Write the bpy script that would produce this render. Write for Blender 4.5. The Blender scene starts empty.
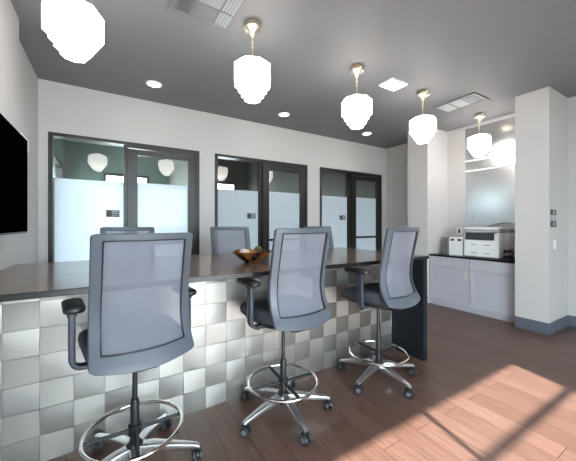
import bpy, bmesh, math, random
from mathutils import Vector, Matrix
random.seed(7)
PI = math.pi
scene = bpy.context.scene
C = scene.collection

# ------------------------------------------------------------------ materials
def mat(name, col, rough=0.5, metal=0.0, **kw):
    m = bpy.data.materials.new(name); m.use_nodes = True
    b = m.node_tree.nodes['Principled BSDF']
    b.inputs['Base Color'].default_value = (*col, 1)
    b.inputs['Roughness'].default_value = rough
    b.inputs['Metallic'].default_value = metal
    for k, v in kw.items():
        b.inputs[k.replace('_', ' ')].default_value = v
    return m

def nodes(m):
    nt = m.node_tree
    return nt, nt.nodes, nt.links, nt.nodes['Principled BSDF']

def add_noise(m, scale=40, amount=0.08, bump=0.0, stretch=(1, 1, 1), detail=4):
    """small mottling of the base colour and an optional bump, in object space"""
    nt, N, L, b = nodes(m)
    tc = N.new('ShaderNodeTexCoord'); mp = N.new('ShaderNodeMapping'); nz = N.new('ShaderNodeTexNoise')
    mp.inputs['Scale'].default_value = stretch
    nz.inputs['Scale'].default_value = scale; nz.inputs['Detail'].default_value = detail
    L.new(tc.outputs['Object'], mp.inputs['Vector']); L.new(mp.outputs['Vector'], nz.inputs['Vector'])
    c = b.inputs['Base Color'].default_value[:]
    mx = N.new('ShaderNodeMix'); mx.data_type = 'RGBA'
    mx.inputs[6].default_value = tuple(max(0, x * (1 - amount)) for x in c[:3]) + (1,)
    mx.inputs[7].default_value = tuple(min(1, x * (1 + amount)) for x in c[:3]) + (1,)
    L.new(nz.outputs['Fac'], mx.inputs[0]); L.new(mx.outputs[2], b.inputs['Base Color'])
    if bump:
        bp = N.new('ShaderNodeBump'); bp.inputs['Strength'].default_value = bump; bp.inputs['Distance'].default_value = 0.002
        L.new(nz.outputs['Fac'], bp.inputs['Height']); L.new(bp.outputs['Normal'], b.inputs['Normal'])
    return m

def emis(name, col, strength):
    m = bpy.data.materials.new(name); m.use_nodes = True
    b = m.node_tree.nodes['Principled BSDF']
    b.inputs['Base Color'].default_value = (*col, 1); b.inputs['Roughness'].default_value = 0.3
    b.inputs['Emission Color'].default_value = (*col, 1); b.inputs['Emission Strength'].default_value = strength
    return m

M = {}
M['wall'] = add_noise(mat('wall_paint', (0.585, 0.565, 0.553), 0.75), 60, 0.015, 0.05)
M['white_paint'] = add_noise(mat('trim_paint', (0.56, 0.55, 0.545), 0.5), 50, 0.01)
M['ceiling'] = add_noise(mat('ceiling_paint', (0.228, 0.226, 0.232), 0.6), 30, 0.03)
M['base'] = add_noise(mat('baseboard_paint', (0.115, 0.13, 0.16), 0.5), 40, 0.03)
M['bronze'] = add_noise(mat('dark_bronze', (0.016, 0.013, 0.012), 0.38), 30, 0.1)
M['black'] = add_noise(mat('black_plastic', (0.012, 0.013, 0.016), 0.42), 80, 0.08)
M['frame'] = add_noise(mat('grey_plastic', (0.080, 0.090, 0.110), 0.40), 90, 0.05)
M['arm_sky_tint'] = add_noise(mat('black_plastic_sky_tint', (0.03, 0.038, 0.055), 0.4), 90, 0.05)  # black plastic with the sky's reflection put into its base colour
M['seat'] = add_noise(mat('charcoal_fabric', (0.045, 0.052, 0.068), 0.9), 300, 0.3, 0.3)
M['alu'] = add_noise(mat('polished_aluminium', (0.66, 0.66, 0.68), 0.34, 1.0), 40, 0.05)
M['chrome'] = mat('chrome', (0.78, 0.76, 0.73), 0.12, 1.0)
M['brass'] = mat('brass', (0.90, 0.80, 0.62), 0.3, 1.0)
M['wheel'] = add_noise(mat('caster_rubber', (0.02, 0.022, 0.026), 0.5), 60, 0.1)
M['wheelhub'] = mat('caster_hub', (0.13, 0.14, 0.16), 0.4)
M['cab'] = add_noise(mat('cabinet_paint', (0.50, 0.495, 0.545), 0.45), 40, 0.015)
M['blackstone'] = add_noise(mat('black_stone', (0.01, 0.011, 0.013), 0.2), 120, 0.3)
M['charcoal'] = add_noise(mat('charcoal_panel', (0.009, 0.011, 0.015), 0.5, 0.0, Specular_IOR_Level=0.2), 60, 0.25)
M['white_plastic'] = add_noise(mat('white_plastic', (0.84, 0.85, 0.86), 0.4), 50, 0.01)
M['grey_part'] = mat('light_grey_plastic', (0.38, 0.38, 0.39), 0.5)
M['dark_part'] = mat('dark_grey_plastic', (0.045, 0.05, 0.06), 0.35)
M['screen'] = mat('tv_screen', (0.001, 0.001, 0.001), 0.7, 0.0, Specular_IOR_Level=0.0)
M['ventgrey'] = add_noise(mat('vent_paint', (0.20, 0.20, 0.205), 0.45), 40, 0.03)
M['ventshade'] = mat('vent_inner_shade', (0.02, 0.02, 0.022), 0.7)  # near-black sheet colour standing for the shade inside the vents
M['ventlight'] = mat('vent_light_blade', (0.36, 0.375, 0.385), 0.4)
M['sign'] = mat('sign_plate', (0.055, 0.055, 0.06), 0.5)
M['signlight'] = mat('sign_lettering', (0.55, 0.55, 0.55), 0.5)
M['teal'] = add_noise(mat('teal_wall', (0.095, 0.135, 0.12), 0.7), 30, 0.03)
M['olive'] = add_noise(mat('taupe_wall', (0.13, 0.125, 0.105), 0.7), 30, 0.03)
M['carpet'] = add_noise(mat('office_floor', (0.30, 0.28, 0.26), 0.9), 200, 0.2)
M['asphalt'] = add_noise(mat('concrete_ground', (0.42, 0.41, 0.40), 0.9), 10, 0.1)
M['shade'] = emis('lamp_glass', (1.0, 0.96, 0.92), 5.5)
M['lens'] = emis('downlight_lens', (1.0, 0.93, 0.85), 9.0)
M['panel_face'] = emis('white_panel_face', (0.95, 0.97, 1.0), 0.75)  # white panel face given a mild emission

def planks():
    m = mat('plank_floor', (0.1, 0.05, 0.04), 0.33)
    nt, N, L, b = nodes(m)
    tc = N.new('ShaderNodeTexCoord'); mp = N.new('ShaderNodeMapping')
    mp.inputs['Rotation'].default_value = (0, 0, PI / 2); mp.inputs['Location'].default_value = (0.3, 0.05, 0)
    L.new(tc.outputs['Object'], mp.inputs['Vector'])
    br = N.new('ShaderNodeTexBrick'); br.offset = 0.37; br.offset_frequency = 2
    br.inputs['Color1'].default_value = (0.122, 0.062, 0.046, 1); br.inputs['Color2'].default_value = (0.158, 0.084, 0.064, 1)
    br.inputs['Mortar'].default_value = (0.035, 0.018, 0.014, 1)
    br.inputs['Scale'].default_value = 1.0; br.inputs['Mortar Size'].default_value = 0.0022; br.inputs['Mortar Smooth'].default_value = 0.3
    br.inputs['Brick Width'].default_value = 0.92; br.inputs['Row Height'].default_value = 0.165
    L.new(mp.outputs['Vector'], br.inputs['Vector'])
    mp2 = N.new('ShaderNodeMapping'); mp2.inputs['Scale'].default_value = (14, 1.4, 1)
    nz = N.new('ShaderNodeTexNoise'); nz.inputs['Scale'].default_value = 3.0; nz.inputs['Detail'].default_value = 6
    L.new(tc.outputs['Object'], mp2.inputs['Vector']); L.new(mp2.outputs['Vector'], nz.inputs['Vector'])
    rp = N.new('ShaderNodeValToRGB'); rp.color_ramp.elements[0].position = 0.3; rp.color_ramp.elements[1].position = 0.72
    rp.color_ramp.elements[0].color = (0.72, 0.72, 0.72, 1); rp.color_ramp.elements[1].color = (1.18, 1.18, 1.18, 1)
    L.new(nz.outputs['Fac'], rp.inputs['Fac'])
    mx = N.new('ShaderNodeMix'); mx.data_type = 'RGBA'; mx.blend_type = 'MULTIPLY'; mx.inputs[0].default_value = 1
    L.new(br.outputs['Color'], mx.inputs[6]); L.new(rp.outputs['Color'], mx.inputs[7]); L.new(mx.outputs[2], b.inputs['Base Color'])
    bp = N.new('ShaderNodeBump'); bp.inputs['Strength'].default_value = 0.35; bp.inputs['Distance'].default_value = 0.002; bp.invert = True
    L.new(br.outputs['Fac'], bp.inputs['Height']); L.new(bp.outputs['Normal'], b.inputs['Normal'])
    mr = N.new('ShaderNodeMapRange'); mr.inputs[3].default_value = 0.26; mr.inputs[4].default_value = 0.46
    L.new(nz.outputs['Fac'], mr.inputs[0]); L.new(mr.outputs[0], b.inputs['Roughness'])
    return m
M['floor'] = planks()

def walnut():
    m = mat('walnut_top', (0.1, 0.06, 0.05), 0.16, 0.0, Specular_IOR_Level=0.8)
    nt, N, L, b = nodes(m)
    tc = N.new('ShaderNodeTexCoord'); mp = N.new('ShaderNodeMapping'); mp.inputs['Scale'].default_value = (0.9, 9, 9)
    nz = N.new('ShaderNodeTexNoise'); nz.inputs['Scale'].default_value = 3.5; nz.inputs['Detail'].default_value = 8; nz.inputs['Distortion'].default_value = 0.8
    rp = N.new('ShaderNodeValToRGB')
    rp.color_ramp.elements[0].position = 0.32; rp.color_ramp.elements[0].color = (0.095, 0.066, 0.052, 1)
    rp.color_ramp.elements[1].position = 0.7; rp.color_ramp.elements[1].color = (0.27, 0.182, 0.138, 1)
    L.new(tc.outputs['Object'], mp.inputs['Vector']); L.new(mp.outputs['Vector'], nz.inputs['Vector'])
    L.new(nz.outputs['Fac'], rp.inputs['Fac']); L.new(rp.outputs['Color'], b.inputs['Base Color'])
    return m
M['walnut'] = walnut()

def brushed(name, col, rough, rot, aniso=0.75, stretch=(1, 60, 60), bump=0.12):
    m = mat(name, col, rough, 0.88)
    nt, N, L, b = nodes(m)
    b.inputs['Anisotropic'].default_value = aniso
    b.inputs['Anisotropic Rotation'].default_value = rot
    tg = N.new('ShaderNodeTangent'); tg.direction_type = 'RADIAL'; tg.axis = 'Z'
    L.new(tg.outputs['Tangent'], b.inputs['Tangent'])
    tc = N.new('ShaderNodeTexCoord'); mp = N.new('ShaderNodeMapping'); mp.inputs['Scale'].default_value = stretch
    nz = N.new('ShaderNodeTexNoise'); nz.inputs['Scale'].default_value = 6; nz.inputs['Detail'].default_value = 3
    L.new(tc.outputs['Object'], mp.inputs['Vector']); L.new(mp.outputs['Vector'], nz.inputs['Vector'])
    mr = N.new('ShaderNodeMapRange'); mr.inputs[3].default_value = rough - 0.06; mr.inputs[4].default_value = rough + 0.08
    L.new(nz.outputs['Fac'], mr.inputs[0]); L.new(mr.outputs[0], b.inputs['Roughness'])
    bp = N.new('ShaderNodeBump'); bp.inputs['Strength'].default_value = bump; bp.inputs['Distance'].default_value = 0.001
    L.new(nz.outputs['Fac'], bp.inputs['Height']); L.new(bp.outputs['Normal'], b.inputs['Normal'])
    return m
M['tile_h'] = brushed('tile_brushed_level', (0.46, 0.447, 0.425), 0.40, 0.0, 0.6, (1, 60, 60))
M['tile_v'] = brushed('tile_brushed_upright', (0.355, 0.338, 0.315), 0.44, 0.25, 0.6, (60, 60, 1))
M['grout'] = mat('tile_joint', (0.08, 0.08, 0.08), 0.7)
M['steel'] = add_noise(mat('brushed_steel', (0.84, 0.84, 0.84), 0.24, 1.0, Anisotropic=0.3), 8, 0.02)

def glass(name, tint=(1, 1, 1), refl=1.0):
    m = bpy.data.materials.new(name); m.use_nodes = True
    nt = m.node_tree; N = nt.nodes; L = nt.links; N.remove(N['Principled BSDF']); out = N['Material Output']
    t = N.new('ShaderNodeBsdfTransparent'); t.inputs['Color'].default_value = (*tint, 1)
    g = N.new('ShaderNodeBsdfGlossy'); g.inputs['Roughness'].default_value = 0.01
    fr = N.new('ShaderNodeFresnel'); fr.inputs['IOR'].default_value = 1.65
    mx = N.new('ShaderNodeMixShader')
    ge = N.new('ShaderNodeNewGeometry'); iv = N.new('ShaderNodeMath'); iv.operation = 'SUBTRACT'; iv.inputs[0].default_value = 1.0
    mu = N.new('ShaderNodeMath'); mu.operation = 'MULTIPLY'
    L.new(ge.outputs['Backfacing'], iv.inputs[1]); L.new(iv.outputs[0], mu.inputs[0]); L.new(fr.outputs['Fac'], mu.inputs[1])
    L.new(mu.outputs[0], mx.inputs[0]); L.new(t.outputs[0], mx.inputs[1]); L.new(g.outputs[0], mx.inputs[2])
    L.new(mx.outputs[0], out.inputs['Surface'])
    return m
M['glass'] = glass('clear_glass', (0.95, 0.98, 0.97))

def frosted():
    m = bpy.data.materials.new('frosted_glass'); m.use_nodes = True
    nt = m.node_tree; N = nt.nodes; L = nt.links; N.remove(N['Principled BSDF']); out = N['Material Output']
    d = N.new('ShaderNodeBsdfDiffuse'); d.inputs['Color'].default_value = (0.80, 0.81, 0.83, 1)
    t = N.new('ShaderNodeBsdfTranslucent'); t.inputs['Color'].default_value = (0.86, 0.93, 0.98, 1)
    a = N.new('ShaderNodeMixShader'); a.inputs[0].default_value = 0.66
    g = N.new('ShaderNodeBsdfGlossy'); g.inputs['Roughness'].default_value = 0.06
    fr = N.new('ShaderNodeFresnel'); fr.inputs['IOR'].default_value = 1.3
    mx = N.new('ShaderNodeMixShader')
    L.new(d.outputs[0], a.inputs[1]); L.new(t.outputs[0], a.inputs[2])
    L.new(fr.outputs['Fac'], mx.inputs[0]); L.new(a.outputs[0], mx.inputs[1]); L.new(g.outputs[0], mx.inputs[2])
    L.new(mx.outputs[0], out.inputs['Surface'])
    return m
M['frost'] = frosted()

def meshfabric():
    m = bpy.data.materials.new('mesh_fabric'); m.use_nodes = True
    nt = m.node_tree; N = nt.nodes; L = nt.links; b = N['Principled BSDF']; out = N['Material Output']
    b.inputs['Base Color'].default_value = (0.165, 0.17, 0.21, 1); b.inputs['Roughness'].default_value = 0.7
    b.inputs['Sheen Weight'].default_value = 0.25
    tc = N.new('ShaderNodeTexCoord')
    fac = None
    outs = []
    for ax in ('X', 'Z'):
        w = N.new('ShaderNodeTexWave'); w.wave_type = 'BANDS'; w.bands_direction = ax
        w.inputs['Scale'].default_value = 95
        L.new(tc.outputs['Object'], w.inputs['Vector']); outs.append(w.outputs['Fac'])
    mu = N.new('ShaderNodeMath'); mu.operation = 'MULTIPLY'
    L.new(outs[0], mu.inputs[0]); L.new(outs[1], mu.inputs[1])
    mr = N.new('ShaderNodeMapRange'); mr.inputs[3].default_value = 0.12; mr.inputs[4].default_value = 0.55
    L.new(mu.outputs[0], mr.inputs[0])
    t = N.new('ShaderNodeBsdfTransparent'); mx = N.new('ShaderNodeMixShader')
    L.new(mr.outputs[0], mx.inputs[0]); L.new(b.outputs[0], mx.inputs[1]); L.new(t.outputs[0], mx.inputs[2])
    L.new(mx.outputs[0], out.inputs['Surface'])
    return m
M['mesh'] = meshfabric()

def glaze():
    m = mat('glazed_bowl', (0.3, 0.12, 0.05), 0.15)
    nt, N, L, b = nodes(m)
    tc = N.new('ShaderNodeTexCoord'); nz = N.new('ShaderNodeTexNoise'); nz.inputs['Scale'].default_value = 9; nz.inputs['Detail'].default_value = 3
    rp = N.new('ShaderNodeValToRGB'); e = rp.color_ramp.elements
    e[0].position = 0.42; e[0].color = (0.015, 0.01, 0.008, 1); e[1].position = 0.60; e[1].color = (0.45, 0.17, 0.05, 1)
    L.new(tc.outputs['Object'], nz.inputs['Vector']); L.new(nz.outputs['Fac'], rp.inputs['Fac']); L.new(rp.outputs['Color'], b.inputs['Base Color'])
    return m
M['glaze'] = glaze()
M['ball_white'] = add_noise(mat('cream_ball', (0.7, 0.66, 0.58), 0.6), 40, 0.1)
M['ball_green'] = add_noise(mat('moss_ball', (0.13, 0.12, 0.055), 0.8), 60, 0.4, 0.5)
M['ball_brown'] = add_noise(mat('rust_ball', (0.30, 0.12, 0.05), 0.7), 60, 0.4, 0.5)

# ------------------------------------------------------------------ mesh helpers
def BM(): return bmesh.new()

def box(bm, x0, x1, y0, y1, z0, z1, mi=0, bev=0.0, seg=2):
    r = bmesh.ops.create_cube(bm, size=1.0)
    vs = r['verts']
    for v in vs:
        v.co = Vector(((x0 + x1) / 2 + v.co.x * (x1 - x0), (y0 + y1) / 2 + v.co.y * (y1 - y0), (z0 + z1) / 2 + v.co.z * (z1 - z0)))
    fs = list({f for v in vs for f in v.link_faces})
    for f in fs: f.material_index = mi
    if bev:
        es = list({e for v in vs for e in v.link_edges})
        r2 = bmesh.ops.bevel(bm, geom=es, offset=bev, segments=seg, affect='EDGES', profile=0.5)
        for f in r2['faces']: f.material_index = mi
    return vs

def ring_bridge(bm, rings, close=True, caps=True, mi=0):
    n = len(rings[0])
    for a, b in zip(rings, rings[1:]):
        for i in range(n if close else n - 1):
            f = bm.faces.new((a[i], a[(i + 1) % n], b[(i + 1) % n], b[i])); f.material_index = mi
    if caps:
        f = bm.faces.new(list(reversed(rings[0]))); f.material_index = mi
        f = bm.faces.new(rings[-1]); f.material_index = mi

def lathe(bm, prof, seg=24, c=(0, 0), mi=0, rot=0.0, caps=True):
    rings = []
    for r, z in prof:
        rings.append([bm.verts.new((c[0] + r * math.cos(rot + 2 * PI * i / seg), c[1] + r * math.sin(rot + 2 * PI * i / seg), z)) for i in range(seg)])
    ring_bridge(bm, rings, True, caps, mi)

def sweep(bm, pts, sec, up=Vector((0, 1, 0)), mi=0, closed=False):
    """sweep a section (list of (a,b)) along pts; a along 'up', b along tangent x up. sec may be a function of the index"""
    rings = []
    n = len(pts)
    for i, p in enumerate(pts):
        p = Vector(p)
        a = Vector(pts[(i - 1) % n] if (closed or i > 0) else pts[i]); b = Vector(pts[(i + 1) % n] if (closed or i < n - 1) else pts[i])
        t = (b - a).normalized()
        u = (up - t * up.dot(t)).normalized(); w = t.cross(u)
        s = sec(i) if callable(sec) else sec
        rings.append([bm.verts.new(p + u * q[0] + w * q[1]) for q in s])
    if closed: rings.append(rings[0])
    ring_bridge(bm, rings, True, not closed, mi)

def circ(r, n=10): return [(r * math.cos(2 * PI * i / n), r * math.sin(2 * PI * i / n)) for i in range(n)]
def rrect(a, b, r, n=3):
    out = []
    for cx, cy, s in ((a - r, b - r, 0), (-a + r, b - r, 1), (-a + r, -b + r, 2), (a - r, -b + r, 3)):
        for k in range(n + 1):
            t = PI / 2 * (s + k / n); out.append((cx + r * math.cos(t), cy + r * math.sin(t)))
    return out

def cyl(bm, p0, p1, r0, r1=None, seg=14, mi=0):
    r1 = r0 if r1 is None else r1
    d = (Vector(p1) - Vector(p0)).normalized()
    up = Vector((0, 0, 1)) if abs(d.z) < 0.9 else Vector((1, 0, 0))
    sweep(bm, [p0, p1], lambda i: circ(r0 if i == 0 else r1, seg), up, mi)

def torus(bm, R, r, z=0.0, seg=56, n=10, mi=0):
    pts = [(R * math.cos(2 * PI * i / seg), R * math.sin(2 * PI * i / seg), z) for i in range(seg)]
    sweep(bm, pts, circ(r, n), Vector((0, 0, 1)), mi, closed=True)

def obj(name, bm, m, parent=None, smooth=None, loc=None):
    bmesh.ops.recalc_face_normals(bm, faces=bm.faces)
    me = bpy.data.meshes.new(name); bm.to_mesh(me); bm.free()
    for q in (m if isinstance(m, (list, tuple)) else [m]): me.materials.append(q)
    if smooth is not None:
        for p in me.polygons: p.use_smooth = True
        try: me.set_sharp_from_angle(angle=math.radians(smooth))
        except Exception: pass
    o = bpy.data.objects.new(name, me); C.objects.link(o)
    if parent: o.parent = parent
    if loc: o.location = loc
    return o

def tag(o, label=None, cat=None, group=None, kind=None):
    if label: o['label'] = label
    if cat: o['category'] = cat
    if group: o['group'] = group
    if kind: o['kind'] = kind
    return o

def thing(name, label, cat, loc=(0, 0, 0), rz=0.0, group=None):
    o = bpy.data.objects.new(name, None); C.objects.link(o); o.empty_display_size = 0.1
    o.location = loc; o.rotation_euler = (0, 0, rz)
    return tag(o, label, cat, group)

def struct(name, bm, m, label, cat, parent=None, smooth=None):
    o = obj(name, bm, m, parent, smooth)
    return tag(o, label, cat, None, 'structure')

def copy_tree(o, parent=None):
    c = o.copy(); C.objects.link(c)
    if parent: c.parent = parent
    for ch in list(o.children): copy_tree(ch, c)
    return c

# ------------------------------------------------------------------ dimensions of the place (metres; camera stands over the origin)
CZ = 3.12            # ceiling
YB = 4.51            # back wall face
XL, XL2 = -0.65, -0.72
XR = 5.37            # right wall
YF = -2.3            # front (storefront) wall
XA = 5.40            # alcove back
OY = 7.5             # far wall of the offices

# floor and ceiling
bm = BM(); box(bm, -0.95, 5.7, YF - 0.2, YB + 0.1, -0.1, 0.0); struct('floor', bm, M['floor'], 'dark brown wood plank floor', 'floor')
bm = BM(); box(bm, -0.95, 5.7, YF - 0.2, OY + 0.2, CZ, CZ + 0.12); struct('ceiling', bm, M['ceiling'], 'dark grey painted flat ceiling', 'ceiling')
# back wall with three openings
WIN = [(-0.626, 1.175), (1.414, 3.189), (3.485, 5.232)]
WT = 2.505
bm = BM()
xs = [-0.95] + [v for w in WIN for v in w] + [5.7]
for i in range(0, 8, 2): box(bm, xs[i], xs[i + 1], YB, YB + 0.14, 0, WT)
box(bm, -0.95, 5.7, YB, YB + 0.14, WT, CZ)
struct('wall_back', bm, M['wall'], 'off-white back wall around three dark framed glazed openings', 'wall')
# left wall: nearer face steps forward of the far bit
bm = BM(); box(bm, -0.95, XL, YF, 3.30, 0, CZ); box(bm, -0.95, XL2, 3.30, YB, 0, CZ)
struct('wall_left', bm, M['wall'], 'off-white left wall carrying the television', 'wall')
# right wall with piers
bm = BM()
box(bm, XA, 5.7, YF, YB, 0, CZ)
box(bm, XR, XA, YF, 1.41, 0, CZ)
box(bm, 4.70, XA, 1.41, 1.77, 0, CZ)
box(bm, 4.78, XA, 3.10, 3.50, 0, CZ)
struct('wall_right', bm, M['wall'], 'off-white right wall with two square piers framing an alcove', 'wall')
# storefront wall with window opening
SX0, SX1, SH = -0.5, 2.55, 2.75
bm = BM()
box(bm, -0.95, SX0, YF - 0.15, YF, 0, CZ); box(bm, SX1, 5.7, YF - 0.15, YF, 0, CZ); box(bm, SX0, SX1, YF - 0.15, YF, SH, CZ)
box(bm, SX0, SX1, YF - 0.15, YF, 0, 0.08)
struct('wall_front', bm, M['wall'], 'off-white front wall around the storefront glazing', 'wall')
w = tag(bpy.data.objects.new('window_4', None), 'dark framed storefront window behind the viewer', 'window', None, 'structure'); C.objects.link(w)
bm = BM()
for x, w_, dp in ((SX0, 0.05, 0.02), (1.04, 0.035, 0.0), (SX1 - 0.05, 0.05, 0.02)): box(bm, x, x + w_, YF - 0.09 - dp, YF - 0.06 + dp, 0.08, SH)
box(bm, SX0, SX1, YF - 0.11, YF - 0.04, SH - 0.05, SH); box(bm, SX0, SX1, YF - 0.09, YF - 0.06, 2.335, 2.365); box(bm, SX0, SX1, YF - 0.11, YF - 0.04, 0.08, 0.14)
obj('window_frame', bm, M['bronze'], w)
bm = BM(); box(bm, SX0 + 0.03, SX1 - 0.03, YF - 0.08, YF - 0.074, 0.12, SH - 0.03); obj('glass_pane', bm, M['glass'], w)

# alcove back detail, right wall mouldings, baseboards
bm = BM()
def mould(y0, y1, z0, z1, X, wd=0.022, t=0.010):
    box(bm, X - t, X, y0, y1, z0, z0 + wd); box(bm, X - t, X, y0, y1, z1 - wd, z1)
    box(bm, X - t, X, y0, y0 + wd, z0, z1); box(bm, X - t, X, y1 - wd, y1, z0, z1)
mould(0.25, 1.27, 0.24, 1.22, XR); mould(0.25, 1.27, 1.32, 2.98, XR)
struct('trim_1', bm, M['white_paint'], 'white panel moulding on the right wall past the near pier', 'trim')
bm = BM()
mould(3.58, 4.40, 0.2, 2.66, XA, 0.03, 0.012)
box(bm, XA - 0.02, XA, 3.5, YB, 2.72, 2.80)
struct('trim_2', bm, M['white_paint'], 'white panel moulding on the far right wall beside the third opening', 'trim')
bm = BM(); box(bm, XA - 0.03, XA, 1.77, 3.10, CZ - 0.045, CZ - 0.002)
struct('trim_3', bm, M['white_paint'], 'thin white trim along the top of the alcove', 'trim')
bm = BM(); bh, bt = 0.147, 0.012
box(bm, 4.70 - bt, 4.70, 1.41 - bt, 1.77, 0, bh); box(bm, 4.70, XR, 1.41 - bt, 1.41, 0, bh)
box(bm, XR - bt, XR, YF, 1.41 - bt, 0, bh)
box(bm, 4.78 - bt, 4.78, 3.10, 3.50 + bt, 0, bh); box(bm, 4.78, XA, 3.50, 3.50 + bt, 0, bh); box(bm, XA - bt, XA, 3.5 + bt, YB, 0, bh)
struct('baseboard_right', bm, M['base'], 'slate grey baseboard around the piers and right wall', 'baseboard')
bm = BM(); box(bm, XL, XL + bt, YF, 3.3, 0, bh); struct('baseboard_left', bm, M['base'], 'slate grey baseboard on left wall', 'baseboard')

# ------------------------------------------------------------------ offices behind the glazing
bm = BM(); box(bm, -0.95, 5.7, YB + 0.1, OY + 0.2, -0.1, 0.0); struct('floor_office', bm, M['carpet'], 'carpeted floor of the rooms behind the glass', 'floor')
OW = [(-0.10, 0.80), (1.9, 2.95), (4.0, 5.0)]
bm = BM(); oz0, oz1 = 0.15, 2.52
xx = [-0.95] + [v for a in OW for v in a] + [5.7]
for i in range(0, 8, 2):
    for a, b_ in ([(xx[i], xx[i + 1])] if i != 2 else [(xx[2], 1.3), (1.3, xx[3])]): box(bm, a, b_, OY, OY + 0.14, 0, CZ, 0 if b_ <= 1.3 else 1)
for a, b_ in OW: box(bm, a, b_, OY, OY + 0.14, oz1, CZ, 0 if b_ <= 1.3 else 1); box(bm, a, b_, OY, OY + 0.14, 0, oz0, 0 if b_ <= 1.3 else 1)
struct('wall_office_far', bm, [M['teal'], M['olive']], 'dark far wall of the rooms behind the glass, green in the first', 'wall')
bm = BM()
LWY = (4.95, 7.1)
box(bm, -0.95, -0.75, YB + 0.14, LWY[0], 0, CZ); box(bm, -0.95, -0.75, LWY[1], OY, 0, CZ); box(bm, -0.95, -0.75, LWY[0], LWY[1], 2.55, CZ); box(bm, -0.95, -0.75, LWY[0], LWY[1], 0, 0.1)
struct('wall_office_left', bm, M['teal'], 'dark green left wall of the first room behind the glass', 'wall')
bm = BM(); box(bm, 5.5, 5.7, YB + 0.14, OY, 0, CZ); struct('wall_office_right', bm, M['olive'], 'taupe right wall of third room behind the glass', 'wall')
bm = BM(); box(bm, 1.24, 1.35, YB + 0.14, OY, 0, CZ); struct('wall_partition_1', bm, M['olive'], 'taupe partition between the first two rooms behind the glass', 'wall')
bm = BM(); box(bm, 3.28, 3.39, YB + 0.14, OY, 0, CZ); struct('wall_partition_2', bm, M['olive'], 'taupe partition between the last two rooms behind the glass', 'wall')
n = 5
for a, b_ in OW:
    w = tag(bpy.data.objects.new('window_%d' % n, None), 'dark framed outside window of the %s room behind the glass' % ('first', 'second', 'third')[n - 5], 'window', None, 'structure'); C.objects.link(w)
    bm = BM()
    for x in (a, b_ - 0.05): box(bm, x, x + 0.05, OY + 0.02, OY + 0.1, oz0, oz1)
    box(bm, a + 0.05, b_ - 0.05, OY + 0.02, OY + 0.1, oz1 - 0.05, oz1); box(bm, a + 0.05, b_ - 0.05, OY + 0.02, OY + 0.1, oz0, oz0 + 0.05)
    obj('window_frame', bm, M['bronze'], w)
    bm = BM(); box(bm, a + 0.04, b_ - 0.04, OY + 0.05, OY + 0.056, oz0 + 0.03, oz1 - 0.03); obj('glass_pane', bm, M['glass'], w)
    n += 1
w = tag(bpy.data.objects.new('window_8', None), 'dark framed side window of the first room behind the glass', 'window', None, 'structure'); C.objects.link(w)
bm = BM()
for y in (LWY[0], LWY[1] - 0.06): box(bm, -0.86, -0.76, y, y + 0.06, 0.1, 2.55)
box(bm, -0.86, -0.76, LWY[0] + 0.06, LWY[1] - 0.06, 2.49, 2.55); box(bm, -0.86, -0.76, LWY[0] + 0.06, LWY[1] - 0.06, 0.1, 0.16)
obj('window_frame', bm, M['bronze'], w)
bm = BM(); box(bm, -0.82, -0.814, LWY[0] + 0.05, LWY[1] - 0.05, 0.13, 2.5); obj('glass_pane', bm, M['glass'], w)
# outside ground
bm = BM(); box(bm, -40, 45, -40, YF - 0.2, -0.25, -0.12); box(bm, -40, 45, OY + 0.2, 50, -0.25, -0.12); box(bm, -40, -0.95, YF - 0.2, OY + 0.2, -0.25, -0.12)
struct('ground', bm, M['asphalt'], 'pale paved ground outside the building', 'ground')

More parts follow.
